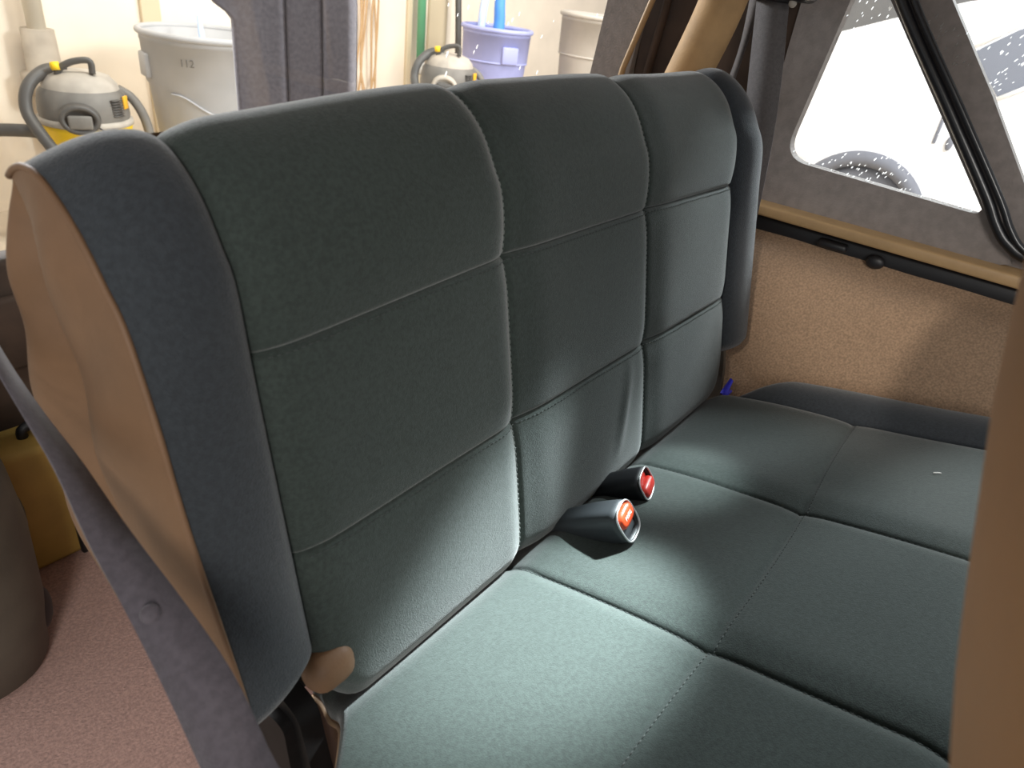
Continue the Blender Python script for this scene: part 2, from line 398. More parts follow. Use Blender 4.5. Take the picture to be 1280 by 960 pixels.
def centre_pt(x, i):
    t, wd = FR[i]; off = .006
    top_drop = -.020 * float(smoothstep(.10, .43, -x)) * float(smoothstep(.25, .47, t))
    for k, vx in enumerate(VX):
        if k in (0, 3): continue
        d = x - vx
        off -= .0050 * math.exp(-abs(d) / .003) + .0065 * math.exp(-(max(d, 0) / .030) ** 2 - (min(d, 0) / .014) ** 2)
    e = min(x - VX[0], VX[3] - x)
    off -= .010 * math.exp(-e / .004) + .006 * math.exp(-(e / .022) ** 2)
    if wd < .03:
        for h in H_ROWS:
            hh = h + .005 * math.cos(x / .411 * 1.57)
            d = t - hh
            off -= .0062 * math.exp(-abs(d) / .0020) + .0034 * math.exp(-(d / .020) ** 2)
    off += .0035 * wob(x, t)
    # slack wrinkle in the lower middle panel
    if wd < .01 and .05 < t < .19:
        u = x - (.075 + (t - .12) * .25); off += .0026 * math.exp(-(u / .010) ** 2) * math.sin((t - .05) / .14 * math.pi)
    n = N2[i]
    # rounded lower corners at both ends
    ex = smoothstep(.36, .411, abs(x)) ** 2; dt = ex * .035 * (1 - smoothstep(.02, .09, t)) if wd < .06 else 0
    return bk(x, t + n[0] * off + dt + top_drop, wd + n[1] * off)
def dense(a, b, seams, n):
    xs = list(np.linspace(a, b, n))
    for s in seams:
        for d in (-.010, -.006, -.0035, -.0018, -.0008, 0, .0008, .0018, .0035, .006, .010):
            if a <= s + d <= b: xs.append(s + d)
    return sorted(set(np.round(xs, 5)))
xs = dense(VX[0], VX[3], VX, 170)
P = np.array([[centre_pt(x, i) for i in range(len(FR))] for x in xs])
cover = bpart('backrest_cover', MB().grid(P), M['fabric'])
NB = normals(bfront)
def bolster_pt(x, i, side):
    t, wd = bfront[i]; edge = XR if side > 0 else -XL
    e = (abs(x) - .411) / (edge - .411); e = min(max(e, 0), 1)
    top = smoothstep(.30, .50, t)
    off = .004 - .010 * math.exp(-(abs(x) - .411) / .004) - .003 * math.exp(-((abs(x) - .411) / .02) ** 2)
    bulge = (.012 if side > 0 else .004) * math.sin(min(e, 1) * math.pi * .75)
    off += bulge + .002 * wob(x * 2, t)
    n = NB[i]
    if side > 0: dt = -.055 * e ** 3 * top; dw = .012 * e ** 4
    else: dt = -.020 * float(smoothstep(.25, .47, t)) - .020 * e ** 2 * top; dw = .016 * e ** 3 * top + .004 * e ** 5 - .02 * e * (1 - smoothstep(.08, .3, t))
    return bk(x, t + n[0] * off + dt, wd + n[1] * off + dw)
for side in (-1, 1):
    edge = XR if side > 0 else -XL
    us = np.concatenate([[.411, .4118, .413, .415, .418], np.linspace(.422, edge, 30)])
    P = np.array([[bolster_pt(side * u, i, side) for i in range(len(bfront))] for u in us])
    if side > 0:   # roll the outer edge round to the end
        last = P[-1]; extra = []
        for k in range(1, 9):
            a = k / 8 * math.pi / 2; q = last.copy(); q[:, 0] += .016 * math.sin(a)
            c = bk(0, .30, .085); q[:, 1] += (c[1] - last[:, 1]) * .10 * (1 - math.cos(a)); q[:, 2] += (c[2] - last[:, 2]) * .05 * (1 - math.cos(a))
            extra.append(q)
        P = np.concatenate([P, np.array(extra)])
    bpart('backrest_bolster', MB().grid(P), M['bolster'])
    if side < 0: left_edge = P[-1]
    else: right_edge = P[-1]
# tan rear shell and end panels
back_tw = catmull([tuple(front[207]), (.478, .112), (.440, .130), (.387, .156), (.30, .188), (.235, .198), (.185, .192), (.141, .169), (.105, .125)], 70)
def shell_pt(x, t, wd):
    top = float(smoothstep(.30, .50, t))
    if x < 0:
        e = max(0, (-x - .411) / (.485 - .411))
        return bk(x, t - .020 * float(smoothstep(.10, .43, -x)) * float(smoothstep(.25, .47, t)) - .020 * e * e * top + .004 * top, wd + .016 * e ** 3 * top + .002)
    e = max(0, (x - .411) / (XR - .411))
    return bk(x, t - .055 * e ** 3 * top + .004 * top, wd + .012 * e ** 4)
P = np.array([[shell_pt(x, t, wd) for t, wd in back_tw] for x in np.concatenate([np.linspace(XL, -.41, 10), np.linspace(-.38, .38, 20), np.linspace(.41, XR, 10)])])
shell = bpart('backrest_shell', MB().grid(P), M['tan'])
def end_panel(edge, x0, sgn):
    n = 70; E = catmull(edge[::1], n) if False else edge[np.linspace(14, len(edge) - 1, n).astype(int)]
    B = np.array([shell_pt(XL if sgn < 0 else XR, t, wd) for t, wd in back_tw[::-1]]); B[:, 0] = x0; B = B[np.linspace(0, len(B) - 1, n).astype(int)]
    rows = []
    for v in np.linspace(0, 1, 40):
        bul = .010 * math.sin(min(v / .58, 1) * math.pi) ** .8 if v < .58 else 0
        bul -= .014 * math.exp(-((v - .62) / .09) ** 2)
        bul += .010 * math.exp(-((v - .88) / .12) ** 2) * (1 if v < .97 else .3)
        r = E * (1 - v) + B * v; k = np.linspace(0, 1, n)
        wgt = smoothstep(0, .12, k) * (1 - smoothstep(.80, 1, k))
        r[:, 0] = E[:, 0] * (1 - v) + x0 * v + sgn * bul * wgt + sgn * .002 * np.sin(k * 22 + v * 9) * wgt
        rows.append(r)
    return MB().grid(np.array(rows)), E
mb, El = end_panel(left_edge, XL, -1); bpart('end_panel', mb, M['tan'])
bpart('end_piping', MB().tube(El, .0024, 8), M['tan'])
mb, Er = end_panel(right_edge, XR + .016, 1); bpart('end_panel', mb, M['tan'])
# stitches
mb = MB(); mb2 = MB()
def seam_path(vx, i0, i1, dx):
    return [centre_pt(vx + dx, i) for i in range(i0, i1)]
def stitches(mb, path, pitch=.0062, length=.0038, r=.00055, lift=(0, -.0006, .0003)):
    P = np.array(path); L = np.concatenate([[0], np.cumsum(np.linalg.norm(np.diff(P, axis=0), axis=1))])
    for s in np.arange(0, L[-1] - length, pitch):
        a, m_, b = [np.array([np.interp(q, L, P[:, k]) for k in range(3)]) + np.array(lift) for q in (s, s + length / 2, s + length)]
        mb.tube([a, m_, b], r, 5)
for vx in VX[1:3]: stitches(mb, seam_path(vx, 26, len(FR) - 30, -.0048))
for h in H_ROWS:
    pts = []
    for x in np.linspace(VX[0] + .01, VX[3] - .01, 120):
        hh = h + .005 * math.cos(x / .411 * 1.57) - .0045
        i = int(np.argmin(np.abs(FR[:, 0] - hh) + (FR[:, 1] > .03) * 9)); pts.append(centre_pt(x, i))
    stitches(mb2, pts, r=.0004)
o = bpart('seam_stitching', mb, M['thread']); o['kind'] = 'stuff'
o = bpart('seam_stitching', mb2, M['thread_dark']); o['kind'] = 'stuff'
# ---- cushion
def cu(x, s, h):
    return np.array([x, YB - math.cos(CS) * s + math.sin(CS) * h, ZB + math.sin(CS) * s + math.cos(CS) * h])
def hw(s): return .385 + .012 * float(smoothstep(-.05, -.005, s)) + .105 * float(smoothstep(-.01, .13, s)) - .05 * float(smoothstep(.42, .50, s)) ** 2
S0, S1 = -.060, .475
CVX = (-.41, -.150, .125, .405)
def cush_h(x, s, half):
    dist = min(half - abs(x), s - S0 + .004, 10); fd = S1 - s
    h = .015 - .022 * float(smoothstep(.03, -.03, s) if False else 1 - smoothstep(-.03, .03, s))
    r = .012 if x < 0 and abs(half - abs(x)) < s - S0 else .035
    if dist < r: h -= r - math.sqrt(max(0, r * r - (r - max(dist, 0)) ** 2))
    rf = .075
    if fd < rf: h -= rf - math.sqrt(max(0, rf * rf - (rf - max(fd, 0)) ** 2))
    for k, vx in enumerate(CVX):
        if k == 0: continue
        d = x - vx; g = 1
        h -= g * (.0055 * math.exp(-abs(d) / .003) + .0065 * math.exp(-(max(d, 0) / .024) ** 2 - (min(d, 0) / .012) ** 2))
    if x < .405:
        d = s - .233 - .006 * math.cos(x * 9)
        h -= .003 * math.exp(-abs(d) / .0025) + .0025 * math.exp(-(d / .018) ** 2)
        h += .004 * math.sin(max(0, min(1, s / .23)) * math.pi)
    else:
        e = (abs(x) - .405) / .095; h += .014 * math.sin(min(1, max(0, e)) * math.pi * .8) * float(smoothstep(.0, .12, s))
    h += .004 * wob(x * 1.3 + 1, s * 1.4)
    return h
ss = np.concatenate([np.linspace(S0, .03, 24), np.linspace(.034, .40, 110), np.linspace(.404, S1, 34)])
mid = dense(-.40, .40, CVX[1:3], 150)
def row_xs(s):
    half = hw(s); a = min(.40, half - .03)
    k = np.array([x * a / .40 for x in mid]); 
    e = half - a; tt = np.concatenate([[.0005, .01, .02, .035, .055, .08], np.linspace(.11, .70, 16), np.linspace(.74, 1, 14)])
    R_ = a + e * tt
    return np.concatenate([-R_[::-1], k, R_])
P = []
for s in ss:
    half = hw(s); P.append([cu(x, s, cush_h(x, s, half)) for x in row_xs(s)])
P = np.array(P)
bpart('cushion_cover', MB().grid(P[:, :-33], flip=True), M['fabric'])
bpart('cushion_bolster', MB().grid(P[:, -34:], flip=True), M['bolster'])
loop = np.concatenate([P[0, :], P[1:, -1], P[-1, ::-1][1:], P[::-1, 0][1:-1]])
low = loop.copy(); c = cu(0, .23, -.14)
dn = cu(0, 0, -.105) - cu(0, 0, 0)
mids = [loop + dn * k + (np.array([0, 0, 0])) for k in (0, .12, .5, 1.0)]
tanside = mids
bpart('cushion_side', MB().grid(np.array(tanside), wrap_v=True), M['tan'])
bpart('cushion_piping', MB().tube(np.vstack([loop, loop[:1]]) + dn * .05, .003, 8, cap=False), M['piping'])
base = low + dn
mb = MB(); mb.add([tuple(p) for p in base], [tuple(range(len(base)))]); bpart('cushion_base', mb, M['black'], smooth=False)
mb = MB(); mb2 = MB()
def cpt(x, s): return cu(x, s, cush_h(x, s, hw(s)))
for vx in CVX[1:3]: stitches(mb, [cpt(vx - .005, s) for s in np.linspace(.02, .45, 160)], lift=(0, 0, .0005))
stitches(mb, [cpt(.402, s) for s in np.linspace(.05, .45, 160)], lift=(0, 0, .0005), r=.0004)
stitches(mb2, [cpt(x, .239 + .006 * math.cos(x * 9)) for x in np.linspace(-.40, .40, 260)], lift=(0, 0, .0004), r=.00045)
o = bpart('cushion_stitching', mb, M['thread_dark']); o['kind'] = 'stuff'
o = bpart('cushion_stitching', mb2, M['thread_mid']); o['kind'] = 'stuff'
# hinge hardware
for sx in (-1, 1):
    x = .428 * sx if sx < 0 else .445
    if sx < 0:
        pts = [(.018, .030), (.072, .045), (.085, -.05), (.05, -.355), (-.06, -.355), (-.045, -.14), (.0, -.04)]
        mb = MB().prism(rounded(pts, .012, 4), .020, (x - .006, 0, 0), ((0, 1, 0), (0, 0, 1), (1, 0, 0)))
        mb.prism(rounded([(.025, .02), (.05, .02), (.04, -.30), (-.02, -.30)], .01, 3), .012, (x - .016, 0, 0), ((0, 1, 0), (0, 0, 1), (1, 0, 0)))
        bpart('hinge_bracket', mb, M['bracket'], auto=.6)
    else:
        pts = [(.10, .12), (.045, .13), (.02, .045), (.01, -.02), (.045, -.34), (.10, -.34), (.085, -.02)]
        mb = MB().prism(rounded(pts, .012, 4), .010, (x, 0, 0), ((0, 1, 0), (0, 0, 1), (1, 0, 0)))
        bpart('hinge_bracket', mb, M['grey_plastic'], auto=.6)
# tan vinyl tab at the lower left corner of the backrest
rot = Matrix.Rotation(-REC, 3, 'X')
pc = bk(-.402, .070, .004)
bpart('vinyl_tab', MB().box(pc, (.044, .034, .036), rot, bev=.015, seg=4), M['tan'])

# ------------------------------------------------------------------ seat belt buckles
def buckle(name, p0, p1, wid, hgt, label, sleeve, button, deep, text, roll, group):
    p0, p1 = np.array(p0), np.array(p1); ax = p1 - p0; L = np.linalg.norm(ax); X = Vector(ax / L)
    Zv = Vector((0, 0, 1)); Y = Zv.cross(X).normalized(); Z = X.cross(Y)
    Rm = Matrix((X, Y, Z)).transposed() @ Matrix.Rotation(roll, 3, 'X')
    root = empty(name, tuple(p0), label, 'seat belt buckle', group); root.rotation_euler = Rm.to_euler()
    a = np.linspace(0, 2 * math.pi, 40, endpoint=False)
    def sec(x, wy, hz, p=3.2, dz=0):
        cx, sy = np.cos(a), np.sin(a)
        return np.stack([np.full(40, x), wy * np.sign(cx) * np.abs(cx) ** (2 / p), dz + hz * np.sign(sy) * np.abs(sy) ** (2 / p)], 1)
    secs = [(-.03, .62, .55), (0, .74, .68), (L * .3, .88, .85), (L * .6, .98, .98), (L * .9, 1, 1), (L, .97, .97), (L, .88, .86), (L - .008, .86, .84)]
    rows = np.array([sec(x, wid / 2 * k, hgt / 2 * h) for x, k, h in secs])
    MB().grid(rows, wrap_v=True).build('sleeve', sleeve, root)
    ring = sec(L + .0005, wid / 2 * .95, hgt / 2 * .95)
    MB().tube(np.vstack([ring, ring[:2]]), .0012, 8, cap=False).build('rim', M['chrome'], root)
    # button block with a slot beside it
    bl = MB()
    hz = hgt * .50
    rows = np.array([sec(x, wid / 2 * k, hz / 2 * h, 3.0, dz) for x, k, h, dz in ((L - .02, .86, .95, hgt * .16), (L - .002, .86, .95, hgt * .16), (L + .003, .80, .80, hgt * .16), (L + .0045, .6, .5, hgt * .17), (L + .005, .02, .02, hgt * .17))])
    bl.grid(rows, wrap_v=True); bl.build('release_button', button, root)
    MB().box((L - .006, 0, -hgt * .20), (.006, wid * .72, hgt * .34), bev=.003).build('tongue_slot', deep, root)
    if text:
        t = bpy.data.curves.new('press_text', 'FONT'); t.body = 'PRESS'; t.size = .0062; t.align_x = 'CENTER'; t.align_y = 'CENTER'; t.extrude = .0003
        to = bpy.data.objects.new('press_text_tmp', t); COL.objects.link(to)
        bpy.context.view_layer.update()
        me = bpy.data.meshes.new_from_object(to.evaluated_get(bpy.context.evaluated_depsgraph_get())); bpy.data.objects.remove(to)
        o = link('press_lettering', me, M['white'], root, smooth=False)
        o.matrix_basis = Matrix.Translation((L + .0048, 0, hgt * .17)) @ Matrix(((0, 0, 1, 0), (1, 0, 0, 0), (0, 1, 0, 0), (0, 0, 0, 1)))
    return root
buckle('seat_belt_buckle', cu(-.062, .010, .010), cu(-.056, .098, .045), .040, .046, 'dark grey seat belt buckle with orange press button and pale rim', M['sleeve'], M['red'], M['sleeve'], True, .25, 'buckles on the bench cushion')
buckle('seat_belt_buckle', cu(.030, .000, .010), cu(.041, .070, .036), .040, .036, 'black seat belt buckle with deep red slotted end', M['black'], M['redd'], M['redd'], False, math.pi + .2, 'buckles on the bench cushion')

# ------------------------------------------------------------------ shoulder belts
sb = empty('seat_belt', (-.52, -.1, -.36), 'dark plum shoulder belt hanging beside the left end of the bench', 'seat belt', 'rear shoulder belts')
def wpart(name, mb, m, root, **k):
    o = mb.build(name, m, root, **k); o.matrix_parent_inverse = Matrix.Translation(-Vector(root.location)); return o
prs = [((-60, 370), (-50, 350), .475, .50), ((0, 470), (12, 455), .455, .48), ((37, 532), (57, 520), .44, .465), ((70, 590), (100, 575), .425, .45), ((112, 682), (157, 656), .405, .425),
       ((165, 780), (225, 745), .39, .40), ((210, 870), (290, 840), .378, .383), ((251, 960), (340, 945), .37, .372), ((295, 1065), (385, 1045), .365, .366)]
prs = [(atd(*a, ta), atd(*b, tb)) for a, b, ta, tb in prs]
prs.append((np.array([-.545, -.105, -.10]), np.array([-.545, -.060, -.10]))); prs.append((np.array([-.545, -.11, -.35]), np.array([-.545, -.065, -.35])))
wpart('webbing', loft_ribbon(MB(), prs), M['belt'], sb)
bp_ = atd(188, 767, .392)
nrm = Vector(CAM - bp_).normalized(); rq = nrm.to_track_quat('Z', 'Y').to_matrix()
wpart('stop_button', MB().ball(bp_, .0055, 10, (1, 1, .5), rq), M['belt'], sb)
sr = empty('seat_belt', (.58, .15, .20), 'grey shoulder belt hanging from a black retractor by the side window', 'seat belt', 'rear shoulder belts')
prs = [((.578, .180, .592), (.578, .128, .592)), ((.58, .160, .475), (.58, .106, .484)), ((.578, .145, .40), (.578, .092, .40)), ((.572, .125, .30), (.572, .080, .30)), ((.562, .115, .20), (.562, .07, .20)), ((.552, .11, .05), (.552, .065, .05))]
wpart('webbing', loft_ribbon(MB(), prs), M['beltg'], sr)
prs = [((.600, .20, .60), (.592, .175, .60)), ((.622, .205, .52), (.615, .19, .53)), ((.640, .22, .44), (.632, .205, .44))]
wpart('webbing', loft_ribbon(MB(), prs), M['beltg'], sr)
wpart('retractor', MB().box((.565, .150, .625), (.06, .125, .065), bev=.012, seg=3).box((.565, .15, .595), (.03, .07, .012), bev=.003), M['black'], sr)
for y in (.188, .112): wpart('bolt', MB().ball((.548, y, .590), .006, 8), M['vac_light'], sr)

# ------------------------------------------------------------------ front seat at the right edge
fs_ = empty('front_seat', (-.3, -.5, -.36), 'brown tan vinyl back of the front seat at the right edge', 'seat')
def front_back(z):   # y of the rear crown at x=-.3
    return np.interp(z, [-.2, .0, .15, .253, .33, .403, .477, .53, .60], [-.56, -.505, -.432, -.382, -.351, -.324, -.302, -.290, -.276])
rows = []
for z in np.linspace(-.16, .60, 50):
    a = np.linspace(0, 2 * math.pi, 48, endpoint=False); cx, sy = np.cos(a), np.sin(a)
    tk = .12; hwid = .245 * (1 - .25 * smoothstep(.35, .62, z)); p = 2.6
    k = 1 - .7 * smoothstep(.54, .60, z) ** 2
    rows.append(np.stack([-.31 + hwid * k * np.sign(cx) * np.abs(cx) ** (2 / p), front_back(z) - tk / 2 + tk / 2 * k * np.sign(sy) * np.abs(sy) ** (2 / p), np.full(48, z)], 1))
mb = MB().grid(np.array(rows), wrap_v=True); n0 = len(rows) * 48
mb.f.append(tuple(range(48))); mb.f.append(tuple(range(n0 - 48, n0)))
wpart('backrest', mb, M['front'], fs_)
wpart('cushion', MB().box((-.31, -.72, -.15), (.50, .48, .14), bev=.04, seg=4), M['front'], fs_)
wpart('seat_base', MB().box((-.31, -.70, -.29), (.42, .40, .14), bev=.02), M['black'], fs_)
wpart('recliner_cover', MB().ball(atd(1212, 968, .56), .03, 12, (.6, 1, .9)), M['front'], fs_)

# ------------------------------------------------------------------ little things on the bench
mb = MB(); c0 = cu(.425, .020, .004)
loft_ribbon(mb, [(c0 + np.array([-.012, -.004, .000]), c0 + np.array([-.010, .008, .000])), (c0 + np.array([.0, -.002, .006]), c0 + np.array([.002, .008, .008])), (c0 + np.array([.014, .0, .019]), c0 + np.array([.018, .006, .020]))], .003)
mb.box(c0 + np.array([0, 0, .001]), (.022, .010, .005), bev=.0015)
tag(mb.build('plastic_clip', M['royal']), 'small bright blue plastic clip at the back corner of the bench cushion', 'clip')
c1 = cpt(.290, .352)
tag(MB().tube(catmull([c1 + np.array([-.004, .004, .0012]), c1 + np.array([-.001, -.001, .0022]), c1 + np.array([.003, -.004, .0012])], 12), .0007, 6).build('thread_scrap', M['white']), 'tiny white curl of thread lying on the bench cushion', 'thread')

# ------------------------------------------------------------------ cargo area
tb = empty('plastic_tub', (-.545, .70, -.36), 'olive grey plastic tub with a dark hand hole on the cargo floor', 'tub')
a = np.linspace(0, 2 * math.pi, 64, endpoint=False)
rows = []
for z, rx, ry in ((0, .09, .14), (.01, .105, .155), (.10, .115, .165), (.22, .12, .165), (.30, .115, .155), (.335, .10, .14), (.34, .0, .0)):
    p = 2.6; rows.append(np.stack([rx * np.sign(np.cos(a)) * np.abs(np.cos(a)) ** (2 / p), ry * np.sign(np.sin(a)) * np.abs(np.sin(a)) ** (2 / p), np.full(64, z)], 1))
MB().grid(np.array(rows), wrap_v=True).build('shell', M['grey_plastic'], tb)
MB().ball((.095, -.095, .07), .03, 12, (.35, .8, 1.25), Matrix.Rotation(-.7, 3, 'Z')).build('hand_hole', M['black'], tb)
MB().lathe([(.118, .20), (.126, .203), (.126, .213), (.118, .216)], 48, ey=1.36).build('rim_band', M['grey_plastic'], tb)
yc = empty('tool_case', (-.315, .80, -.36), 'mustard yellow plastic case behind the grey tub', 'case')
MB().box((0, 0, .115), (.24, .09, .23), bev=.012).build('shell', M['yellow_case'], yc)
MB().tube([(.0, -.046, .155), (.0, -.056, .155)], .014, 18).build('latch_knob', M['steel'], yc)
MB().box((.02, -.047, .035), (.09, .012, .07), bev=.004).build('corner_guard', M['black'], yc)
MB().tube(catmull([(-.05, 0, .225), (-.045, 0, .245), (0, 0, .25), (.045, 0, .245), (.05, 0, .225)], 24), .008, 10).build('handle', M['black'], yc)

# ------------------------------------------------------------------ tall chair behind the vehicle
pl, pr = atd(272, 0, 2.4), atd(440, 0, 2.4)
cc = (atd(297, 130, 2.4) + atd(445, 115, 2.4)) / 2; dx = atd(445, 115, 2.4) - atd(297, 130, 2.4)
ang = math.atan2(dx[1], dx[0])
ch = empty('office_chair', (cc[0], cc[1], GZ), 'tall charcoal upholstered chair with vertical seams behind the bench', 'chair', rz=ang)
zb_, zt_ = .48, 1.46
hwc = np.hypot(dx[0], dx[1]) / 2
def chair_half(z): return hwc * np.interp(z, [.48, .7, 1.0, 1.20, 1.34, 1.38, 1.42, 1.46], [.93, 1.0, .99, 1.0, 1.0, 1.0, .98, .90])
xs_ = sorted(set(list(np.linspace(-1, 1, 90)) + [q + d for q in (-.12, .46) for d in (-.012, -.005, 0, .005, .012)]))
def chair_row(z, back=False):
    r = []
    for u in xs_:
        x = u * chair_half(z) - (.07 * float(smoothstep(1.30, 1.36, z)) * smoothstep(-.3, -1, u) if u < 0 else 0); e = 1 - abs(u)
        y = -.045 * math.sqrt(max(0, 1 - max(0, 1 - e / .12) ** 2)) + .02 * (1 - u * u)
        for q in (-.12, .46): y += .010 * math.exp(-abs(u - q) / .012) + .006 * math.exp(-((u - q) / .06) ** 2)
        if back: y = .03 * math.sqrt(max(0, 1 - max(0, 1 - e / .12) ** 2)) + .02
        r.append((x, y + .05 * ((z - 1) ** 2), z))
    return r
zs = np.linspace(zb_, zt_, 50)
mb = MB().grid(np.array([chair_row(z) for z in zs])).grid(np.array([chair_row(z, True) for z in zs]), flip=True)
mb.build('backrest', M['chair'], ch)
MB().box((0, -.22, .47), (.48, .46, .10), bev=.04, seg=4).build('seat', M['chair'], ch)
MB().tube([(0, -.2, .10), (0, -.2, .44)], .03, 16).build('gas_column', M['black'], ch)
for k in range(5):
    t = k * 2 * math.pi / 5
    lg = MB().tube([(0, -.2, .12), (.28 * math.cos(t), -.2 + .28 * math.sin(t), .075)], [.028, .016], 10).build('base_leg', M['black'], ch)
    MB().ball((.28 * math.cos(t), -.2 + .28 * math.sin(t), .03), .03, 8, (1, .6, 1)).build('caster', M['black'], lg)

# ------------------------------------------------------------------ shop vacuums
def vacuum(loc, rz, sc, tank_h, label, tankmat, side_hose, dusty):
    """local: +x right, -y towards the viewer, z up; the tank's rim is at tank_h"""
    v = empty('shop_vacuum', loc, label, 'vacuum', 'shop vacuums along the wall', rz)
    R = .235 * sc; h = tank_h
    MB().lathe([(0, 0), (R * .82, 0), (R * .86, .02), (R * .97, h * .5), (R * 1.0, h - .02), (R * 1.03, h), (0, h)], 56).build('tank', tankmat, v)
    MB().lathe([(R * 1.0, h), (R * 1.05, h + .004), (R * 1.05, h + .026), (R * .98, h + .032)], 56).build('rim_band', M['vac_light'], v)
    D = M['vac_mid'] if not dusty else M['vac_light']
    hd = MB().lathe([(R * .98, h + .03), (R * 1.0, h + .05), (R * .98, h + .10), (R * .93, h + .145), (R * .82, h + .17)], 56).build('motor_head', M['vac_mid'], v)
    MB().lathe([(R * .84, h + .165), (R * .80, h + .19), (R * .66, h + .222), (R * .4, h + .24), (0, h + .245)], 56).build('lid', M['vac_light'], v)
    MB().tube(catmull([(-.10 * sc, -.05, h + .20), (-.09 * sc, -.06, h + .25), (-.03 * sc, -.07, h + .285), (.04 * sc, -.08, h + .30), (.07 * sc, -.08, h + .29), (.07 * sc, -.08, h + .24)], 30), .020 * sc, 12, sq=.8).build('carry_handle', M['vac_dark'], v)
    # front port: a round boss with a recessed mouth
    pm = MB(); a = np.linspace(0, 2 * math.pi, 40, endpoint=False)
    def ring(y, rx, rz_, zc): return np.stack([-.03 * sc + rx * np.cos(a), np.full(40, y), zc + rz_ * np.sin(a)], 1)
    zc = h + .055
    rows = [ring(-R * .9, .105 * sc, .085 * sc, zc), ring(-R * 1.16, .10 * sc, .08 * sc, zc), ring(-R * 1.20, .09 * sc, .07 * sc, zc), ring(-R * 1.20, .078 * sc, .058 * sc, zc), ring(-R * 1.1, .07 * sc, .05 * sc, zc), ring(-R * 1.1, .002, .002, zc)]
    pm.grid(np.array(rows), wrap_v=True).build('front_port', M['vac_light'] if dusty else M['vac_dark'], v)
    MB().box((-.03 * sc, -R * 1.17, zc - .01), (.12 * sc, .02, .075 * sc), bev=.01).build('switch_panel', M['vac_mid'] if not dusty else M['vac_dark'], v)
    vt = MB()
    for k in range(7): vt.box((R * .70, -R * .70, h + .06 + k * .012), (.07 * sc, .02, .005), Matrix.Rotation(.75, 3, 'Z'))
    vt.build('vent_slats', M['vac_dark'], v)
    MB().box((R * .90, -R * .42, h + .115), (.010, .045, .06), Matrix.Rotation(-.42, 3, 'Z'), bev=.003).build('warning_label', M['orange_yellow'], v)
    MB().tube([(-.12 * sc, -.07, h + .265), (-.085 * sc, -.08, h + .27)], .022 * sc, 14).build('power_knob', M['yellow'], v)
    # hose wrapped over the left side
    MB().tube(catmull([(-.06 * sc, .02, h + .24), (-.16 * sc, -.02, h + .235), (-.25 * sc, -.08, h + .17), (-.275 * sc, -.12, h + .07), (-.22 * sc, -.20, h - .03), (-.14 * sc, -.25, h - .14), (-.08 * sc, -.262, h - .22)], 50), .032 * sc, 14).build('hose', M['vac_dark'], v)
    MB().tube(catmull([(R * .8, .08, h + .15), (R * 1.1, .06, h + .11), (R * 1.32, .04, h + .02), (R * 1.38, .02, h - .10), (R * 1.2, 0, h - .25)], 30), .028 * sc, 12).build('hose', M['vac_mid'], v)
    if side_hose:
        MB().tube(catmull([(-.20 * sc, .0, h - .06), (-.32 * sc, -.02, h - .04), (-.55 * sc, .0, h - .05), (-.8 * sc, .0, h - .10)], 40), .035 * sc, 14).build('suction_hose', M['vac_dark'], v)
    cr = MB().tube(catmull([(.04 * sc, -R * 1.05, h + .03), (.09 * sc, -R * 1.09, h - .01), (.15 * sc, -R * 1.04, h - .09)], 16), .004, 6); cr.build('cord', M['black'], v)
    for sx, sy in ((1, 1), (1, -1), (-1, 1), (-1, -1)): MB().ball((R * .72 * sx, R * .72 * sy, .028), .028, 8, (1, .7, 1)).build('caster', M['black'], v)
    return v
def face_cam(p): return math.atan2(CAM[1] - p[1], CAM[0] - p[0]) + math.pi / 2
p = atd(108, 150, 3.5)
vacuum((p[0], p[1], GZ), face_cam(p), .86, p[2] - GZ - .01, 'yellow and dark grey shop vacuum nearest the left edge, hose wrapped over it', M['yellow'], True, False)
p = atd(560, 110, 4.9)
vacuum((p[0], p[1], -.5), face_cam(p), .84, p[2] + .5 - .02, 'dusty pale shop vacuum in front of the blue bin', M['orange_yellow'], False, True)

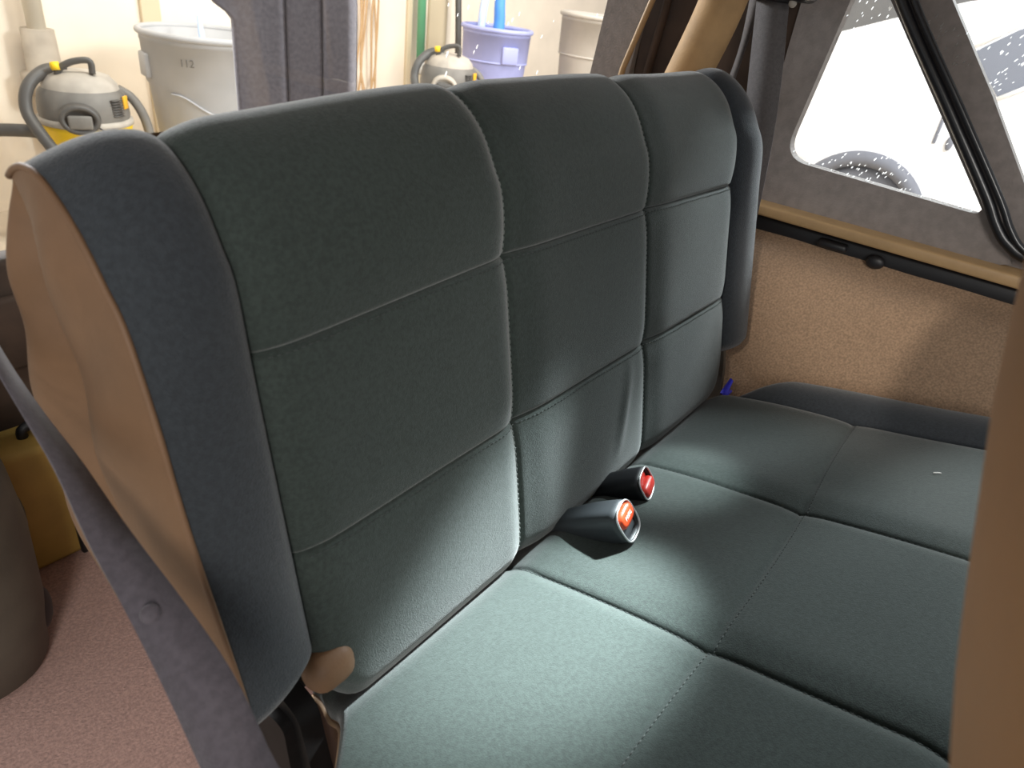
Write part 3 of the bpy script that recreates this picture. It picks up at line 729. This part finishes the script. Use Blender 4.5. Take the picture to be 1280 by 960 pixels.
# ------------------------------------------------------------------ bins
def bin_(loc, R, H, m, label, rz=0, mark=False):
    ha = 0 if mark else 1
    b = empty('trash_bin', loc, label, 'bin', 'round plastic bins along the wall', rz)
    t = .012; k = .80
    pr = [(0, .0), (R * k, 0), (R * (k + .01), .02), (R * .93, H * .68), (R * .965, H * .70), (R * .99, H - .05), (R * 1.0, H - .05),
          (R * .985, H), (R * .955, H), (R * .93, H * .70), (R * (k - .03), .03), (0, .03)]
    MB().lathe(pr, 72).build('tub', m, b)
    a = np.linspace(0, 2 * math.pi, 72, endpoint=False)
    MB().tube(np.array([(R * 1.0 * math.cos(q), R * 1.0 * math.sin(q), H - .01) for q in np.append(a, a[:2])]), .017, 10, cap=False).build('rim', m, b)
    for s in (-1, 1):
        hb = MB().box((s * R * .975 * (1 - ha), s * R * .975 * ha, H - .17), (.03 if mark else .13, .13 if mark else .03, .12), bev=.01); hb.build('handle_grip', m, b)
    rr = []
    for q in np.linspace(-2.55, -1.35, 40):
        z = H * .66 - .09 * float(smoothstep(-2.45, -1.75, q)); r = R * np.interp(z, [0, H * .68], [k, .93]) + .003
        rr.append((r * math.cos(q), r * math.sin(q), z))
    q = -1.35
    for z in np.linspace(H * .66 - .09, .15, 14):
        r = R * np.interp(z, [0, H * .68], [k, .93]) + .003; rr.append((r * math.cos(q), r * math.sin(q), z))
    if mark: MB().tube(rr, .006, 6).build('moulded_rib', m, b)
    else: MB().tube(np.array([(R * .945 * math.cos(q), R * .945 * math.sin(q), H * .685) for q in np.append(a, a[:2])]), .008, 6, cap=False).build('moulded_rib', m, b)
    if mark:
        q = -2.2; r = R * .985
        t_ = bpy.data.curves.new('mark', 'FONT'); t_.body = '112'; t_.size = .05; t_.extrude = .001; t_.align_x = 'CENTER'
        to = bpy.data.objects.new('tmp', t_); COL.objects.link(to); bpy.context.view_layer.update()
        me = bpy.data.meshes.new_from_object(to.evaluated_get(bpy.context.evaluated_depsgraph_get())); bpy.data.objects.remove(to)
        o = link('marker_writing', me, M['vac_mid'], b, smooth=False)
        o.matrix_basis = Matrix.Translation((r * math.cos(q), r * math.sin(q), H - .14)) @ Matrix.Rotation(q + math.pi / 2, 4, 'Z') @ Matrix.Rotation(math.pi / 2, 4, 'X')
    return b
p = atd(258, 40, 3.75)
bin_((p[0], p[1], -.72), .335, p[2] + .72, M['bin_grey'], 'large grey bin beside the yellow shop vacuum', face_cam(p) + .30, True)
bin1 = p
p = atd(622, 34, 5.3)
bin_((p[0], p[1], -.5), .262, p[2] + .5, M['bin_blue'], 'periwinkle blue bin behind the dusty vacuum', face_cam(p) + .45)
bin2 = p
p = atd(752, 20, 5.3)
bin_((p[0], p[1], -.5), .30, p[2] + .5, M['bin_taupe'], 'taupe grey bin right of the blue bin', face_cam(p) + .9)
# blue scraper standing in the blue bin
q0 = np.array([bin2[0] + .02, bin2[1], -.46])
br = empty('dust_brush', tuple(q0), 'bright blue handled brush sticking out of the blue bin', 'brush')
MB().tube(catmull([(0, 0, 0), (-.01, 0, .5), (-.005, 0, .72), (-.02, 0, .85), (-.03, 0, 1.1)], 40), catmull([(.03, 0), (.04, 0), (.045, 0), (.038, 0), (.04, 0)], 40)[:, 0], 14).build('handle', M['blue'], br)
MB().box((0, 0, .01), (.14, .05, .04), bev=.01).build('brush_head', M['blue'], br)
sc_ = MB().tube(catmull([(bin2[0] - .12, bin2[1] + .05, -.46), (bin2[0] - .13, bin2[1] + .05, .3), (bin2[0] - .06, bin2[1] + .05, .50)], 20), .03, 10)
tag(sc_.build('plastic_wrapper', M['paleblue']), 'pale blue plastic wrapper beside the brush in the blue bin', 'wrapper')
q = bin1 + np.array([.06, .08, 0])
tag(MB().tube([(q[0], q[1], -.68), (q[0] - .02, q[1], -.2), (q[0] - .05, q[1], q[2] + .07)], [.035, .03, .012], 10).build('bottle', M['paleblue']), 'pale blue pointed bottle inside the large grey bin', 'bottle')

# ------------------------------------------------------------------ things along the wall
q = aty(48, 60, 4.3)
pp = empty('drain_pipe', (q[0], 4.27, GZ), 'off white wall pipe with a taupe lower sleeve behind the vacuum', 'pipe')
zj = q[2] - GZ + .10
MB().tube([(0, 0, zj), (0, 0, 3.2)], .045, 20).build('pipe', M['pipe'], pp)
MB().tube([(0, 0, 0), (0, 0, zj - .34), (0, 0, zj - .33), (0, 0, zj - .22), (0, 0, zj - .21), (0, 0, zj)], [.05, .05, .12, .12, .085, .08], 20).build('sleeve', M['pipe_grey'], pp)
q = aty(527, 40, 4.30)
gp = empty('broom', (q[0], q[1], GZ), 'green pole leaning on the wall behind the dusty vacuum', 'pole')
zz = q[2] - GZ
MB().tube([(.0, 0, zz - .22), (0, .04, 2.6)], .036, 12).build('handle', M['green'], gp)
MB().tube([(.0, 0, zz - .32), (0, 0, zz - .22)], .037, 12).build('ferrule', M['white'], gp)
MB().tube([(.0, 0, .1), (0, 0, zz - .32)], .03, 12).build('lower_pole', M['strip'], gp)
MB().box((0, 0, .05), (.3, .06, .1), bev=.02).build('bristles', M['rust'], gp)
q = aty(573, 30, 4.2)
tag(MB().tube([(q[0], q[1] - .1, GZ), (q[0], q[1], q[2]), (q[0], q[1] + .15, 1.6)], .027, 10).build('dark_pole', M['vac_dark']), 'thin dark pole standing left of the blue bin', 'pole')
wb = empty('wire_bundle', tuple(aty(460, 60, 4.34)), 'loose bundle of thin brown wires hanging on the cream wall', 'wire')
for k in range(7):
    x0 = (k - 3) * .03
    pts = catmull([(x0 + random.uniform(-.05, .05), random.uniform(-.02, .03), 1.2), (x0 + random.uniform(-.05, .05), .02, .6), (x0 * .6 + random.uniform(-.06, .06), 0, .2), (x0 + random.uniform(-.08, .08), 0, -.15), (x0 * 1.5 + random.uniform(-.1, .1), 0, -.5), (x0 + random.uniform(-.1, .1) + (.35 if k == 6 else 0), .0, -.95)], 50)
    MB().tube(pts, .008, 6).build('wire', M['rust'], wb)

# ------------------------------------------------------------------ white car beyond the side window
X0 = 4.5
car = empty('hatchback', (X0 + .8, .2, GZ), 'white car outside the side window beside the vehicle', 'car')
prof = [(1.9, -.66), (1.95, -.2), (1.75, .22), (1.30, .44), (1.03, .545), (.80, .635), (.45, .76), (.15, .83), (-.6, .86), (-1.2, .76), (-1.7, .38), (-2.5, .2), (-2.6, -.2), (-2.55, -.66)]
wc = (.655, -.565); wr = .395
wc2 = (-1.85, -.56)
def arch(c, r): return [(c[0] + r * math.cos(t), c[1] + r * math.sin(t)) for t in np.linspace(math.pi - math.asin(-.10 / r) if False else math.pi + .27, -.27, 24)]
low = [(-2.55, -.66)] + arch(wc2, wr) + arch(wc, wr) + [(1.9, -.66)]
poly = prof[:-1] + low[:-1]
bm = bmesh.new(); vsn = [bm.verts.new((X0, y, z)) for y, z in poly]; f = bm.faces.new(vsn)
ret = bmesh.ops.extrude_face_region(bm, geom=[f]); 
for v in [g for g in ret['geom'] if isinstance(g, bmesh.types.BMVert)]: v.co.x += 1.7
bmesh.ops.recalc_face_normals(bm, faces=bm.faces); bmesh.ops.triangulate(bm, faces=[q for q in bm.faces if len(q.verts) > 4])
me = bpy.data.meshes.new('car_body'); bm.to_mesh(me); bm.free()
o = link('body_shell', me, M['car_white'], car, smooth=False); Ci = Matrix.Translation(-Vector(car.location)); o.matrix_parent_inverse = Ci
def cpart(name, mb, m, **k):
    o = mb.build(name, m, car, **k); o.matrix_parent_inverse = Ci; return o
yz = ((0, 1, 0), (0, 0, 1), (-1, 0, 0))
cpart('side_window', MB().prism(rounded([(.335, .515), (.15, .66), (-.10, .74), (-.16, .50), (.01, .365), (.12, .30)], .02, 3), .012, (X0 + .004, 0, 0), yz), M['car_dark'], smooth=False)
cpart('side_window', MB().prism(rounded([(-.14, .74), (-.85, .74), (-1.15, .40), (-.22, .42)], .03, 3), .012, (X0 + .004, 0, 0), yz), M['car_dark'], smooth=False)
cpart('window_trim', MB().tube([(X0 - .015, .36, .525), (X0 - .015, .15, .69), (X0 - .015, -.12, .77)], .012, 8).tube([(X0 - .02, .135, .29), (X0 - .02, -.16, .50)], .012, 8), M['car_white'])
for c_ in (wc, wc2):
    W = MB()
    rows = []
    for r, x in ((.20, -.005), (.22, -.012), (.30, -.015), (.35, 0), (.36, .05), (.36, .2), (.2, .22)):
        rows.append([(X0 + .02 + x, c_[0] + r * math.cos(t), c_[1] + r * math.sin(t)) for t in np.linspace(0, 2 * math.pi, 48, endpoint=False)])
    tq = W.grid(np.array(rows), wrap_v=True); t_ = cpart('tyre', tq, M['tyre'])
    H_ = MB(); rows = []
    for r, x in ((.215, .0), (.20, .015), (.12, .005), (.05, -.01), (0.002, -.012)):
        rows.append([(X0 + .02 + x, c_[0] + r * math.cos(t), c_[1] + r * math.sin(t)) for t in np.linspace(0, 2 * math.pi, 48, endpoint=False)])
    cpart('wheel_cover', H_.grid(np.array(rows), wrap_v=True), M['cladding'])
    cpart('arch_lip', MB().tube([(X0 - .002, c_[0] + wr * math.cos(t), c_[1] + wr * math.sin(t)) for t in np.linspace(math.pi + .2, -.2, 40)], .05, 10), M['tyre'])
cpart('lower_cladding', MB().box((X0 + .8, 1.5, -.44), (1.66, .88, .44), bev=.03).box((X0 + .8, -.6, -.62), (1.66, 1.7, .12), bev=.03), M['cladding'])
cpart('door_handle', MB().ball((X0 - .01, .265, .02), .03, 8, (.5, .7, 1.5)).box((X0 - .004, .35, .08), (.012, .02, .16), bev=.004), M['tyre'])
